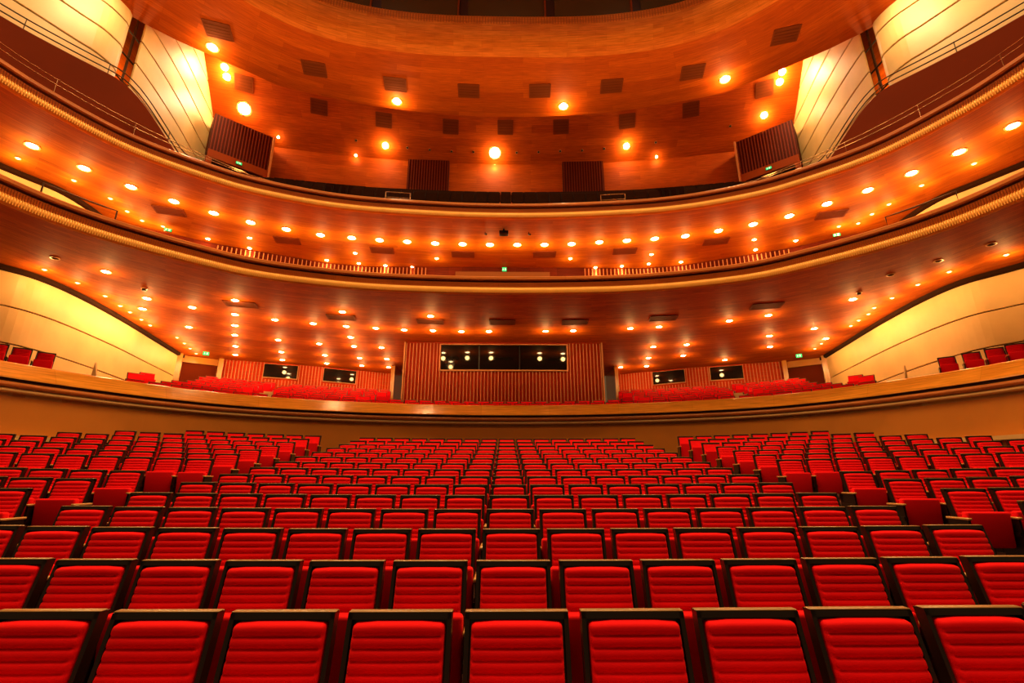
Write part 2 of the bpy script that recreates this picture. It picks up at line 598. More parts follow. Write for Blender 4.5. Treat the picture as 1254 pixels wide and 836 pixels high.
# ------------------------------------------------------------------ side walls: gilded panels with dark horizontal joints
BAND = 1.072
Z0 = 0.645
for side, P in (('left', WALL_L), ('right', WALL_R)):
    w = sweep('wall_' + side, P, [(0.07, 0.3), (0.07, 12.6)], M['joint'])
    tag(w, '%s side wall of gilded panels with dark horizontal joints' % side, 'wall', kind='structure')
    front = [p for p in P if p.y < 14.35]
    rear = [p for p in P if p.y > 15.0]
    if side == 'left':
        k = front[-1]
        front = front + [k + Vector((-0.06, 0.18)), k + Vector((-0.22, 0.34)), k + Vector((-0.5, 0.46)), k + Vector((-0.9, 0.52))]
    else:
        k = front[0]
        front = [k + Vector((0.9, 0.52)), k + Vector((0.5, 0.46)), k + Vector((0.22, 0.34)), k + Vector((0.06, 0.18))] + front
    for seg in (front, rear):
        sweep('panel_backing', seg, [(0.07, 12.6), (0.07, 21.4)], M['joint'], w)
    for b in range(20):
        gap = 0.018 if b < 11 else 0.03
        z0, z1 = Z0 + b * BAND + gap, Z0 + (b + 1) * BAND - gap
        for seg in ((P,) if z1 < 12.6 else (front, rear)):
            sweep('panel', seg, [(0.0, z0 + 0.01), (0.0, z1 - 0.01), (0.012, z1), (0.06, z1), (0.06, z0), (0.012, z0)], M['cream'], w, closed=True)
    for zz in (ZS1, ZS2):
        sweep('shade_strip', P, [(0.02, zz - 0.17), (-0.10, zz - 0.12), (-0.10, zz)], M['joint'], w)  # dark strip standing in for the shade where wall meets soffit
    s = -1 if side == 'left' else 1
    # wood lined recess seen through the break in the wall, its dark post and tie rods
    rec = [Vector((s * 16.6, 13.2)), Vector((s * 16.6, 19.5))]
    if s > 0:
        rec = rec[::-1]
    sweep('recess_lining', rec, [(0, 12.4), (0, 21.3)], M['wood_high'], w)
    mb = MB()
    mb.tube([(s * 14.75, 15.0, 12.0), (s * 14.75, 15.0, 20.5)], 0.045, 8)
    mb.build('post', M['bronze'], w)
    for zz in (14.6, 15.67, 16.74):
        mb = MB()
        mb.tube([(s * 14.6, 14.2, zz), (s * 14.62, 15.2, zz)], 0.035, 6)
        mb.build('tie_rod', M['bronze'], w)
    mb = MB()
    mb.tube([(s * 16.0, 14.2, 15.5), (s * 15.4, 14.6, 16.8)], 0.025, 6)
    mb.build('tie_rod', M['bronze'], w)

# ------------------------------------------------------------------ raised side parapets beside the topmost balcony
SIDE_PAR = [(14.6, 1.0), (14.4, 5.0), (13.8, 8.0), (13.01, 9.62), (12.28, 10.68), (11.47, 11.68), (10.95, 12.35), (10.55, 13.0), (10.35, 13.6)]


def par_top(y):
    if y < 11.5:
        return 11.5
    t = min(1.0, (y - 11.5) / 2.0)
    return 11.5 - 1.6 * (t * t * (3 - 2 * t))


for s, side in ((-1, 'left'), (1, 'right')):
    P = resample(catmull([(s * x, y) for x, y in SIDE_PAR]), 70)
    if s > 0:
        P = P[::-1]
    root = empty('side_parapet', (s * 12.3, 10.7, 9.4))
    tag(root, 'tall dark brown parapet with twin rails at the %s of the topmost balcony' % side, 'parapet', 'side parapets')
    N = normals(P)
    v, uv, f = [], [], []
    S = arclen(P)
    for p, n, sl in zip(P, N, S):
        t = par_top(p.y)
        for o, z in ((0, 9.2), (0, t - 0.03), (0.03, t), (0.25, t), (0.25, 9.2)):
            q = p + n * o
            v.append((q.x, q.y, z))
            uv.append((sl, z))
    for i in range(len(P) - 1):
        for k in range(4):
            f.append((i * 5 + k, i * 5 + k + 1, i * 5 + k + 6, i * 5 + k + 5))
    under(mesh_obj('panel_face', v, f, M['darkbrown'], None, uv), root)
    for dz in (0.2, 0.4):
        mb = MB()
        mb.tube([(p.x + n.x * 0.12, p.y + n.y * 0.12, par_top(p.y) + dz) for p, n in zip(P, N)], 0.018, 6)
        under(mb.build('handrail', M['bronze']), root)
    for i in range(2, 69, 9):
        p, n = P[i], N[i]
        mb = MB()
        q = p + n * 0.12
        mb.tube([(q.x, q.y, par_top(p.y) - 0.02), (q.x, q.y, par_top(p.y) + 0.42)], 0.011, 6)
        under(mb.build('rail_post', M['bronze']), root)

# ------------------------------------------------------------------ high ceiling
N_C = 121
CORN = sym([(0, 16.11), (4.13, 15.97), (7.32, 15.32), (9.6, 14.0), (11.6, 11.8), (13.4, 9.0), (14.6, 5.5), (15, 1)], N_C)
STEP = sym([(0, 19.57), (5.0, 19.2), (9.78, 18.02), (11.14, 17.2), (12.62, 16.13), (13.8, 15.2), (14.9, 13.9), (16.3, 10.5), (17.5, 6), (18, 1)], N_C)
REAR = resample([Vector((x * 0.25, rear3(x * 0.25))) for x in range(-70, 71)], N_C)
SLOPE = resample([Vector((x * 0.25, rear3(x * 0.25) - 4.0)) for x in range(-70, 71)], N_C)
ceil = between('ceiling', CORN, STEP, ZC1, ZC1, M['wood_high'], nd=10)
tag(ceil, 'high curved orange wooden ceiling above the topmost balcony', 'ceiling', kind='structure')
sweep('ceiling_step', STEP, [(0, ZC1), (0.03, ZC1 + 0.05), (0.03, 21.2)], M['wood_high'], ceil)
sweep('cornice', CORN, [(0, ZC1)] + [(-0.78 * math.sin(PI / 2 * k / 8), ZC1 + 1.3 * (1 - math.cos(PI / 2 * k / 8))) for k in range(1, 9)] + [(-0.70, ZC1 + 1.34), (-0.55, ZC1 + 1.34)], M['cornice'], ceil, smooth=True)
mb = MB()
CN = normals(CORN)
for i, (p, n) in enumerate(zip(resample(CORN, 420), normals(resample(CORN, 420)))):
    if p.y > 12.5:
        a = math.atan2(n.y, n.x) - PI / 2
        q = p + n * -0.765
        mb.box(q.x, q.y, ZC1 + 1.12, 0.03, 0.06, 0.36, a)
tag(mb.build('cornice_ribs', M['cornice'], ceil), kind='stuff')
between('ceiling_cove', SLOPE, REAR, 21.2, 18.2, M['wood_high'], ceil, nd=10)
between('ceiling_upper', STEP, SLOPE, 21.2, 21.2, M['wood_high'], ceil, nd=2)
v = [(-19, -2, 20.6), (19, -2, 20.6), (19, 15.2, 20.6), (-19, 15.2, 20.6)]
mesh_obj('ceiling_stalls', v, [(0, 1, 2, 3)], M['wood_high'], ceil, [(0, 0), (38, 0), (38, 17), (0, 17)])

win = sweep('window_1', CORN, [(-0.50, ZC1 + 1.30), (-0.50, 20.6)], M['black'])
tag(win, 'dark glazed lighting gallery above the ceiling cornice', 'window', kind='structure')
GL = [p + n * -0.58 for p, n in zip(CORN, CN)]
gs = arclen(GL)
mid = gs[60]
for k in range(-4, 4):
    a, b = mid + k * 3.62 + 1.81 - 3.62 + 0.03, mid + k * 3.62 + 1.81 - 0.03
    seg = [p for p, s_ in zip(GL, gs) if a <= s_ <= b]
    if len(seg) > 1:
        sweep('pane', seg, [(0, ZC1 + 1.30), (0, 20.5)], M['glassroof'], win)
    j = min(range(len(gs)), key=lambda i: abs(gs[i] - b))
    mb = MB()
    mb.box(GL[j].x, GL[j].y - 0.04, 19.5, 0.07, 0.08, 2.1)
    mb.build('mullion', M['wood_face'], win)

# ------------------------------------------------------------------ rear wall and seats of the topmost balcony
w3 = sweep('wall_upper', REAR, [(0, 9.5), (0, 18.25)], M['wood_high'])
tag(w3, 'orange wooden rear wall of the topmost balcony', 'wall', kind='structure')
v, f = [], []
for i in range(61):
    x = -15 + 0.5 * i
    v += [(x, rear3(x) - 0.05, 14.75), (x, rear3(x) - 8.0, 9.5)]
for i in range(60):
    f.append((2 * i, 2 * i + 2, 2 * i + 3, 2 * i + 1))
under(mesh_obj('seating_rake', v, f, M['floor']), bal3)
mb = MB()
for k in range(7):
    y0 = 1.0 + 0.86 * k
    z = 14.75 - 0.05 - 0.565 * k
    for c in range(-24, 25):
        x = c * 0.53
        if k < 3 and 3.0 < abs(x) < 6.1:
            continue
        if abs(abs(x) - 7.0) < 0.5:
            continue
        y = rear3(x) - y0
        a = math.atan(-0.016 * x)
        if abs(x) > 12.2 - 0.15 * k:
            continue
        mb.box(x, y, z + 0.62, 0.44, 0.07, 0.62, a, 0, 0.12)
        mb.box(x, y - 0.2, z + 0.42, 0.46, 0.09, 0.40, a)
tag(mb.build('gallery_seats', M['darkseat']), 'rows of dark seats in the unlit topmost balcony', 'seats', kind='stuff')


def slatted_box(name, label, xa, ya, xb, yb, z_slat0, z1, z_door, group, mp, ms, spacing=0.155):
    """a ribbed wooden box standing at a rear wall, with a doorway under its lintel"""
    a, b = Vector((xa, ya)), Vector((xb, yb))
    d = (b - a).normalized()
    n = Vector((-d.y, d.x))
    if n.y < 0:
        n = -n
    rz = math.atan2(d.y, d.x)
    wdt = (b - a).length
    m = (a + b) / 2
    root = empty(name, (m.x, m.y, z_door))
    tag(root, label, 'entrance', group)
    q = m + n * 0.75
    mb = MB()
    mb.box(q.x, q.y, (z_slat0 + z1) / 2, wdt, 1.5, z1 - z_slat0, rz)
    under(mb.build('box_body', mp), root)
    ns = int(wdt / spacing)
    for k in range(ns + 1):
        c = a.lerp(b, (k + 0.5) / (ns + 1)) - n * 0.02
        mb = MB()
        mb.box(c.x, c.y, (z_slat0 + z1) / 2, 0.045, 0.05, z1 - z_slat0 - 0.04, rz)
        under(mb.build('slat', ms), root)
    mb = MB()
    c = m - n * 0.02
    mb.box(c.x, c.y, z_slat0 - 0.22, wdt, 0.12, 0.44, rz)
    under(mb.build('lintel', M['wood']), root)
    for t in (0.04, 0.96):
        c = a.lerp(b, t)
        mb = MB()
        mb.box(c.x, c.y, (z_door + z_slat0) / 2 - 0.2, wdt * 0.09, 0.16, z_slat0 - z_door - 0.4, rz)
        under(mb.build('door_post', M['wood']), root)
    c = m + n * 0.5
    mb = MB()
    mb.box(c.x, c.y, (z_door + z_slat0) / 2 - 0.2, wdt * 0.82, 0.05, z_slat0 - z_door - 0.4, rz)
    under(mb.build('doorway', M['black']), root)
    return root


def exit_sign(label, loc, rz, w=0.42, h=0.2):
    w, h = w, h
    root = empty('exit_sign', loc, rz)
    root.scale = (0.62, 0.8, 0.62)
    tag(root, label, 'exit sign', 'green exit signs')
    mb = MB()
    mb.box(0, 0.03, 0, w + 0.03, 0.05, h + 0.03)
    mb.build('housing', M['black'], root)
    mb = MB()
    mb.box(0, -0.003, 0, w, 0.02, h)
    mb.build('panel', M['green'], root)
    mb = MB()
    # running figure and door mark
    mb.box(-0.10, -0.016, 0.055, 0.03, 0.008, 0.03)
    mb.box(-0.10, -0.016, 0.01, 0.03, 0.008, 0.06)
    mb.box(-0.12, -0.016, -0.045, 0.025, 0.008, 0.05)
    mb.box(-0.07, -0.016, -0.04, 0.05, 0.008, 0.02)
    mb.box(-0.065, -0.016, 0.02, 0.05, 0.008, 0.018)
    mb.box(0.07, -0.016, 0.0, 0.08, 0.008, 0.14)
    mb.build('mark', M['white'], root)
    return root


for s, side in ((-1, 'left'), (1, 'right')):
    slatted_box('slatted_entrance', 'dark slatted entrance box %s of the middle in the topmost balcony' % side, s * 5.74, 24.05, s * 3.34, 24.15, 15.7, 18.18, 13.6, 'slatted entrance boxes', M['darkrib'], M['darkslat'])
    exit_sign('green exit sign on the %s middle entrance box of the topmost balcony' % side, (s * 4.65, 23.9, 15.5), 0)
    a, b = ((-14.9, 20.45), (-12.76, 22.25)) if s < 0 else ((12.76, 22.25), (14.9, 20.45))
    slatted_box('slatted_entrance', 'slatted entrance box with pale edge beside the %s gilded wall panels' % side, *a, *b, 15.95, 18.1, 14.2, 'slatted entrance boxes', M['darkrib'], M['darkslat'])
    exit_sign('green exit sign on the entrance box by the %s gilded panels' % side, (s * 13.75, 21.25, 15.72), R(40) * -s)
    mb = MB()
    mb.box(s * 12.72, 22.22, 16.3, 0.09, 0.3, 3.5, R(40) * -s)
    tag(mb.build('pale_post', M['slat']), 'pale upright post on the edge of the %s outer entrance box' % side, 'post', 'pale posts')

# ------------------------------------------------------------------ rear wall of the middle balcony (only its slatted top shows)
BACK2 = resample([Vector((-x, y)) for x, y in reversed([(6.1, 19.43), (7.8, 19.1), (11.65, 17.4), (12.8, 16.65), (14.6, 15.6)])] + [Vector(p) for p in [(6.1, 19.43), (7.8, 19.1), (11.65, 17.4), (12.8, 16.65), (14.6, 15.6)]], 121)
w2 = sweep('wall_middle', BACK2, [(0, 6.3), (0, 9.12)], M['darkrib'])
tag(w2, 'red brown slatted rear wall of the middle balcony', 'wall', kind='structure')
mb = MB()
fine = resample(BACK2, 190)
for p, n in zip(fine, normals(fine)):
    if abs(p.x) > 11.6 or abs(p.x) < 3.4:
        continue
    q = p - n * 0.02
    mb.box(q.x, q.y, 7.9, 0.035, 0.06, 2.3, math.atan2(n.y, n.x) - PI / 2)
tag(mb.build('wall_slats', M['slat'], w2), kind='stuff')
mb = MB()
mb.box(-0.1, 15.75, 6.96, 3.35, 0.3, 0.36)
tag(mb.build('balcony_ledge_box', M['wood_roll']), 'low wooden box on the middle of the middle balcony ledge', 'ledge box')

# ------------------------------------------------------------------ rear wall of the lowest balcony
HALF1 = [(6.3, 28.05), (10, 26.15), (12.7, 25.15), (14.72, 24.45)]
for s, side in ((-1, 'left'), (1, 'right')):
    P = [Vector((s * x, y)) for x, y in HALF1]
    P = resample(P[::-1] if s < 0 else P, 80)
    w = sweep('wall_rear_' + side, P, [(0, 3.0), (0, 6.12)], M['rib_wood'])
    tag(w, 'slatted red wooden rear wall of the lowest balcony, %s half' % side, 'wall', kind='structure')
    wins = [(12.86, 25.1, 11.27, 25.67), (10.07, 26.1, 8.49, 26.95)]
    mb = MB()
    fine = resample(P, 58)
    for p, n in zip(fine, normals(fine)):
        a = math.atan2(n.y, n.x) - PI / 2
        q = p - n * 0.02
        inwin = any(min(w_[0], w_[2]) - 0.02 < abs(p.x) < max(w_[0], w_[2]) + 0.02 for w_ in wins)
        if inwin:
            mb.box(q.x, q.y, 4.1, 0.028, 0.06, 2.2, a)
        else:
            mb.box(q.x, q.y, 4.55, 0.028, 0.06, 3.1, a)
    tag(mb.build('wall_slats', M['slat'], w), kind='stuff')
    for k, (xa, ya, xb, yb) in enumerate(wins):
        d = Vector((xb - xa, yb - ya)) * 1.0
        m = Vector((s * (xa + xb) / 2, (ya + yb) / 2 - 0.06))
        rz = math.atan2(yb - ya, (xb - xa)) if s > 0 else math.atan2(yb - ya, xa - xb)
        if s > 0:
            rz = math.atan2(-(yb - ya), abs(xb - xa))
        else:
            rz = math.atan2((yb - ya), abs(xb - xa))
        mb = MB()
        mb.box(m.x, m.y, 5.66, d.length, 0.08, 0.76, rz)
        mb.build('window_frame', M['slat'], w)
        mb = MB()
        mb.box(m.x, m.y - 0.03, 5.67, d.length - 0.06, 0.08, 0.7, rz)
        mb.build('window_pane', M['glass'], w)
    # corner return, doorway with its lintel and lit jambs
    n_ = 1 if s < 0 else 2
    root = empty('door_%d' % n_, (s * 15.4, 24.2, 3.4))
    tag(root, 'dark doorway in the %s rear corner of the lowest balcony' % side, 'door', kind='structure')
    a, b = Vector((s * 16.35, 23.25)), Vector((s * 14.72, 24.45))
    dd = (b - a).normalized()
    rz = math.atan2(dd.y, dd.x)
    if s > 0:
        rz += PI
    L = (b - a).length

    def on(t, off=0.0):
        q = a.lerp(b, t)
        nn = Vector((-dd.y, dd.x))
        if nn.y > 0:
            nn = -nn
        return q + nn * off
    mb = MB()
    q = on(0.5, -0.3)
    mb.box(q.x, q.y, 5.95, L, 0.1, 0.34, rz)
    under(mb.build('lintel', M['wood_ledge']), root)
    mb = MB()
    q = on(0.55, -0.45)
    mb.box(q.x, q.y, 4.6, L * 0.8, 0.08, 2.5, rz)
    under(mb.build('door_leaf', M['darkbrown']), root)
    for t, ww in ((0.06, 0.28), (0.95, 0.22)):
        q = on(t, 0.0)
        mb = MB()
        mb.box(q.x, q.y, 4.6, ww, 0.5, 3.0, rz)
        under(mb.build('jamb', M['wood_ledge']), root)
    # jamb beside the booth
    mb = MB()
    mb.box(s * 6.15, 26.9, 4.5, 0.2, 2.4, 3.2)
    tag(mb.build('pale_pier', M['wood_ledge']), 'pale wooden pier just %s of the control booth' % side, 'pier', 'pale piers beside the booth')
    exit_sign('round-topped green exit sign under the soffit at the %s of the lowest balcony' % side, (s * 14.3, 22.3, 5.86), R(35) * -s, 0.4, 0.26)
    exit_sign('green exit sign at the %s end of the middle balcony' % side, (s * 12.5, 16.0, 8.93), R(30) * -s, 0.36, 0.16)
exit_sign('green exit sign at the centre of the middle balcony rear wall', (-0.05, 19.3, 8.95), 0, 0.3, 0.3)

# ------------------------------------------------------------------ control booth
booth = empty('control_booth', (-0.08, 21.05, 3.0))
tag(booth, 'slatted red control booth with a long dark window in the lowest balcony', 'control booth')
X0, X1, YB = -4.56, 4.42, 21.05
ZW0, ZW1, XW0, XW1 = 4.8, 5.97, -2.92, 2.8
mb = MB()
mb.box((X0 + X1) / 2, YB + 0.05, (2.6 + ZW0) / 2, X1 - X0, 0.1, ZW0 - 2.6)
mb.box((X0 + XW0) / 2, YB + 0.05, (ZW0 + 6.11) / 2, XW0 - X0, 0.1, 6.11 - ZW0)
mb.box((X1 + XW1) / 2, YB + 0.05, (ZW0 + 6.11) / 2, X1 - XW1, 0.1, 6.11 - ZW0)
mb.box((XW0 + XW1) / 2, YB + 0.05, (ZW1 + 6.11) / 2, XW1 - XW0, 0.1, 6.11 - ZW1)
for x in (X0 + 0.05, X1 - 0.05):
    mb.box(x, YB + 3.6, 4.35, 0.1, 7.0, 3.5)
under(mb.build('front_wall', M['rib_wood']), booth)
n = 58
full_s = None
for k in range(n):
    x = X0 + (k + 0.5) * (X1 - X0) / n
    under_win = XW0 - 0.06 < x < XW1 + 0.06
    z0, z1 = 2.7, (ZW0 - 0.05 if under_win else 6.05)
    mb = MB()
    mb.box(0, 0, 0, 0.026, 0.06, z1 - z0)
    o = mb.build('slat', M['slat'])
    o.location = (x, YB - 0.03, (z0 + z1) / 2)
    under(o, booth)
mb = MB()
for x in (X0, X1):
    mb.box(x, YB - 0.03, 4.35, 0.05, 0.12, 3.5)
under(mb.build('edge_trim', M['slat']), booth)
mb = MB()
mb.box((XW0 + XW1) / 2, YB - 0.05, ZW0 - 0.02, XW1 - XW0 + 0.1, 0.1, 0.05)
mb.box((XW0 + XW1) / 2, YB - 0.05, ZW1 + 0.02, XW1 - XW0 + 0.1, 0.1, 0.04)
mb.box(XW0 - 0.03, YB - 0.05, (ZW0 + ZW1) / 2, 0.05, 0.1, ZW1 - ZW0)
mb.box(XW1 + 0.03, YB - 0.05, (ZW0 + ZW1) / 2, 0.05, 0.1, ZW1 - ZW0)
under(mb.build('window_frame', M['slat']), booth)
xs = [XW0, -1.18, 0.66, XW1]
for a, b in zip(xs[:-1], xs[1:]):
    mb = MB()
    mb.box((a + b) / 2, YB + 0.02, (ZW0 + ZW1) / 2, b - a - 0.04, 0.02, ZW1 - ZW0)
    under(mb.build('pane', M['glass']), booth)
for x in xs[1:-1]:
    mb = MB()
    mb.box(x, YB + 0.0, (ZW0 + ZW1) / 2, 0.05, 0.05, ZW1 - ZW0)
    under(mb.build('mullion', M['black']), booth)

# ------------------------------------------------------------------ ceiling lamps
def disc(r, n=16):
    return [(r * math.cos(2 * PI * k / n), r * math.sin(2 * PI * k / n)) for k in range(n)]


def lamp_meshes(r):
    n = 16
    v, f = [], []
    for rr, z in ((r * 1.0, 0.0), (r * 1.0, -0.02), (r * 1.3, -0.02), (r * 1.32, 0.0)):
        v += [(x, y, z) for x, y in disc(rr, n)]
    for j in range(3):
        for k in range(n):
            f.append((j * n + k, j * n + (k + 1) % n, (j + 1) * n + (k + 1) % n, (j + 1) * n + k))
    ring = bpy.data.meshes.new('lamp_ring')
    ring.from_pydata(v, [], f)
    ring.materials.append(M['ring'])
    v, f = [], []
    for rr, z in ((r * 0.98, -0.006), (r * 0.7, -0.03), (r * 0.3, -0.042)):
        v += [(x, y, z) for x, y in disc(rr, n)]
    for j in range(2):
        for k in range(n):
            f.append((j * n + k, j * n + (k + 1) % n, (j + 1) * n + (k + 1) % n, (j + 1) * n + k))
    f.append(tuple(2 * n + k for k in range(n)))
    return ring, v, f


LMESH = {}


def get_lamp(r, bulb):
    key = (r, bulb)
    if key not in LMESH:
        ring, v, f = lamp_meshes(r)
        lens = bpy.data.meshes.new('lamp_lens')
        lens.from_pydata(v, [], f)
        lens.materials.append(M[bulb])
        LMESH[key] = (ring, lens)
    return LMESH[key]


LDATA = {}


def downlight(loc, r, bulb, power, label, group, normal=(0, 0, -1), angle=125, aim=None):
    root = empty('downlight', loc)
    nrm = Vector(normal).normalized()
    root.rotation_euler = nrm.to_track_quat('-Z', 'Y').to_euler()
    tag(root, label, 'ceiling light', group)
    ring, lens = get_lamp(r, bulb)
    for nm, me in (('ring', ring), ('lens', lens)):
        o = bpy.data.objects.new(nm, me)
        C.objects.link(o)
        o.parent = root
    if power:
        key = (power, angle)
        if key not in LDATA:
            d = bpy.data.lights.new('lamp_beam', 'SPOT' if angle < 115 else 'POINT')
            d.energy = power
            d.color = WARM
            if angle < 115:
                d.spot_size = R(angle)
                d.spot_blend = 0.7
            d.shadow_soft_size = 0.1
            LDATA[key] = d
        o = bpy.data.objects.new('beam', LDATA[key])
        C.objects.link(o)
        o.parent = root
        o.location = (0, 0, -0.3)
    return root


A = [(-12.11,13.49),(-12.45,15.70),(-13.37,16.76),(-11.44,16.58),(-9.49,15.84),(-10.30,17.34),(-11.03,18.68),(-11.75,20.02),(-12.69,21.83),(-13.54,23.41),(-13.04,18.93),(-9.06,17.93),(-10.21,20.75),(-11.00,22.84),(-11.66,24.45),(-7.74,18.39),(-8.59,21.35),(-9.09,23.45),(-9.62,25.20),(-6.11,16.97),(-6.52,18.72),(-6.82,20.28),(-7.12,21.75),(-7.50,23.98),(-7.87,25.68),(-5.37,18.96),(-5.88,21.97),(-6.15,24.19),(-6.49,26.06),(-4.24,19.17),(-2.88,17.42),(-3.05,19.26),(-1.86,19.36),(-0.69,19.34),(1.71,19.27),(2.87,19.18),(5.20,18.84),(6.33,18.61),(7.00,21.63),(7.39,23.76),(7.81,25.58),(6.44,25.87),(12.13,15.42),(10.08,17.13),(11.55,19.80),(12.51,21.55),(8.87,17.80),(12.85,18.73),(14.28,20.17),(11.50,24.11),(8.44,21.23),(9.00,23.24)]
AS = [(-13.83,13.36),(-13.70,14.36),(-13.72,15.49),(-13.94,16.45),(-14.09,17.12),(-14.29,17.98),(-14.45,18.70),(-14.50,20.43),(-14.76,21.35),(-15.07,22.25),(-15.37,23.22),(14.04,11.97),(13.45,13.11),(13.32,14.10),(13.40,15.27),(13.50,16.24),(13.79,16.92),(13.95,17.66),(14.12,18.35),(14.58,20.96),(14.84,21.86)]
AR = [(-12.84,12.59),(13.03,11.38),(12.48,12.39),(11.86,13.37)]
B = [(-13.40,11.62),(-12.78,12.62),(-12.08,13.56),(-11.25,14.38),(-10.33,15.10),(-9.35,15.72),(-8.26,16.20),(-7.13,16.62),(-6.00,16.83),(-4.96,16.99),(-3.90,17.11),(-2.81,17.23),(-1.72,17.28),(-0.63,17.31),(0.47,17.30),(1.56,17.28),(2.64,17.20),(3.72,17.04),(4.78,16.89),(5.83,16.72),(6.95,16.49),(8.06,16.07),(9.13,15.58),(10.14,14.99),(10.99,14.20),(11.80,13.39),(12.49,12.49),(13.06,11.49),(13.53,10.43)]
B2 = [(-11.65,16.99),(-9.98,16.89),(-10.42,17.75),(-7.67,18.82),(-6.25,18.13),(-6.39,19.11),(-5.28,19.30),(-4.13,19.45),(-2.93,18.57),(-0.64,19.63),(0.52,19.61),(2.76,18.51),(3.99,19.36),(5.13,19.21),(6.10,18.06),(6.25,18.97),(7.59,18.76),(9.76,16.73),(10.24,17.58),(11.44,16.79)]
BS = [(-14.33,12.17),(-13.62,13.24),(-13.26,14.23),(-13.30,15.03),(-13.23,15.65),(-12.75,16.05),(13.98,12.00),(13.33,13.10),(13.12,14.19),(13.00,14.82),(12.96,15.45),(12.40,15.68)]
C1 = [(-12.22,15.81),(-5.19,18.64),(2.75,18.83),(9.81,17.12)]
C2 = [(-14.49,19.84),(-14.52,20.19),(-14.14,21.44),(-6.99,23.49),(-0.66,23.96),(7.01,23.41),(14.16,21.47),(14.43,20.14),(14.40,19.77)]
C2S = [(-12.79,22.73),(-8.75,23.83),(-0.67,24.56),(8.84,23.76)]
C2R = [(-5.75,23.64),(-4.47,23.77),(-3.20,23.87),(-1.92,23.92),(0.63,23.94),(1.92,23.89),(3.19,23.81),(4.47,23.73),(5.75,23.59),(-8.59,23.18),(8.65,23.13),(12.54,22.09)]
VA = [(-6.36,17.61),(-2.98,18.05),(-0.12,18.11),(2.78,18.06),(6.15,17.52),(9.47,16.12),(-9.50,16.23)]
VB = [(-11.80,14.99),(-8.60,17.08),(-5.07,17.86),(-1.78,18.18),(1.63,18.13),(4.91,17.78),(8.32,16.90),(11.57,14.86)]
VC1 = [(-8.39,16.82),(-5.04,17.62),(-1.73,17.95),(1.55,17.90),(4.80,17.57),(8.20,16.75),(11.28,14.89),(-11.53,15.01)]
VC2 = [(-10.25,21.68),(-6.88,22.40),(-3.16,22.79),(-0.04,22.83),(3.14,22.74),(6.84,22.33),(10.22,21.62),(13.77,20.48),(-13.78,20.50)]


def row_of(L, z, r, bulb, power, text, group, zfun=None, angle=125):
    for i, (x, y) in enumerate(sorted(L)):
        if zfun:
            zz = zfun(x, y)
            nrm = (-0.012 * x, -0.75, -1)
        else:
            zz, nrm = z, (0, 0, -1)
        rr = 0.30 if bulb == 'bulb_big' and (-0.9 < x < -0.4 or -14.3 < x < -13.9) and zfun else r
        downlight((x, y, zz - 0.004), rr, bulb, power, text % nth(i + 1), group, nrm, angle)


row_of(A, ZS1, 0.115, 'bulb', P_SOFFIT, 'bright downlight under the middle balcony, %s from the left', 'bright lamps over the lowest balcony')
row_of(AS, ZS1, 0.06, 'bulb_dim', P_SMALL * 1.9, 'small dim downlight beside the side wall under the middle balcony, %s from the left', 'small lamps along the side walls, lower')
row_of(AR, ZS1, 0.09, 'ventback', 0, 'ring-shaped recessed fixture under the middle balcony, %s from the left', 'ring fixtures, lower')
row_of(B, ZS2, 0.14, 'bulb', P_SOFFIT, 'bright downlight in the long curved row under the topmost balcony, %s from the left', 'long row of lamps under the topmost balcony')
row_of(B2, ZS2, 0.075, 'bulb', P_SMALL, 'smaller downlight near the slatted wall of the middle balcony, %s from the left', 'rear lamps over the middle balcony')
row_of(BS, ZS2, 0.06, 'bulb_dim', P_SMALL * 1.6, 'small dim downlight along the side wall above the middle balcony, %s from the left', 'small lamps along the side walls, middle')
row_of(C1, ZC1, 0.19, 'bulb_big', P_UPPER, 'bright spotlight in the high front ceiling, %s from the left', 'spotlights in the high ceiling')
row_of(C2, 0, 0.16, 'bulb_big', P_UPPER, 'bright spotlight in the sloping rear ceiling, %s from the left', 'spotlights in the sloping rear ceiling', ceil2)
row_of(C2S, 0, 0.07, 'bulb', P_SMALL, 'small lamp where the high ceiling meets the rear wall, %s from the left', 'small lamps at the rear wall', ceil2)
row_of(C2R, 0, 0.06, 'black', 0, 'unlit ring fixture in the line across the rear ceiling, %s from the left', 'ring fixtures in the rear ceiling', ceil2)
i = 0
for y in (1.5, 5.0, 8.5, 12.0):
    for x in (-9, -4.5, 0, 4.5, 9):
        i += 1
        downlight((x, y, 20.59), 0.16, 'bulb_big', P_HOUSE, 'house lamp in the ceiling over the stalls, %s in order from the stage' % nth(i), 'house lamps over the stalls', (0, 0, -1), 110)


# ------------------------------------------------------------------ ventilation grilles and loudspeaker panels
def vent(loc, nrm, w, d, text, group):
    root = empty('ceiling_vent', loc)
    n = Vector(nrm).normalized()
    # local -Z looks out of the ceiling, local X stays along the arc
    zax = -n
    xax = Vector((-loc[0] * 0 + 1, -0.016 * loc[0] * 1.6, 0))
    xax = (xax - zax * xax.dot(zax)).normalized()
    yax = zax.cross(xax)
    root.rotation_euler = Matrix((xax, yax, zax)).transposed().to_euler()
    tag(root, text, 'vent', group)
    mb = MB()
    t = 0.05
    mb.box(0, d / 2, -0.015, w, t, 0.03)
    mb.box(0, -d / 2, -0.015, w, t, 0.03)
    mb.box(w / 2, 0, -0.015, t, d, 0.03)
    mb.box(-w / 2, 0, -0.015, t, d, 0.03)
    mb.build('frame', M['vent'], root)
    mb = MB()
    mb.box(0, 0, -0.004, w, d, 0.008)
    mb.build('backing', M['ventback'], root)
    for k in range(5):
        mb = MB()
        mb.box(0, -d / 2 + d * (k + 0.5) / 5, -0.014, w - t, d / 5 * 0.86, 0.012)
        mb.build('louvre', M['ventdark'], root)


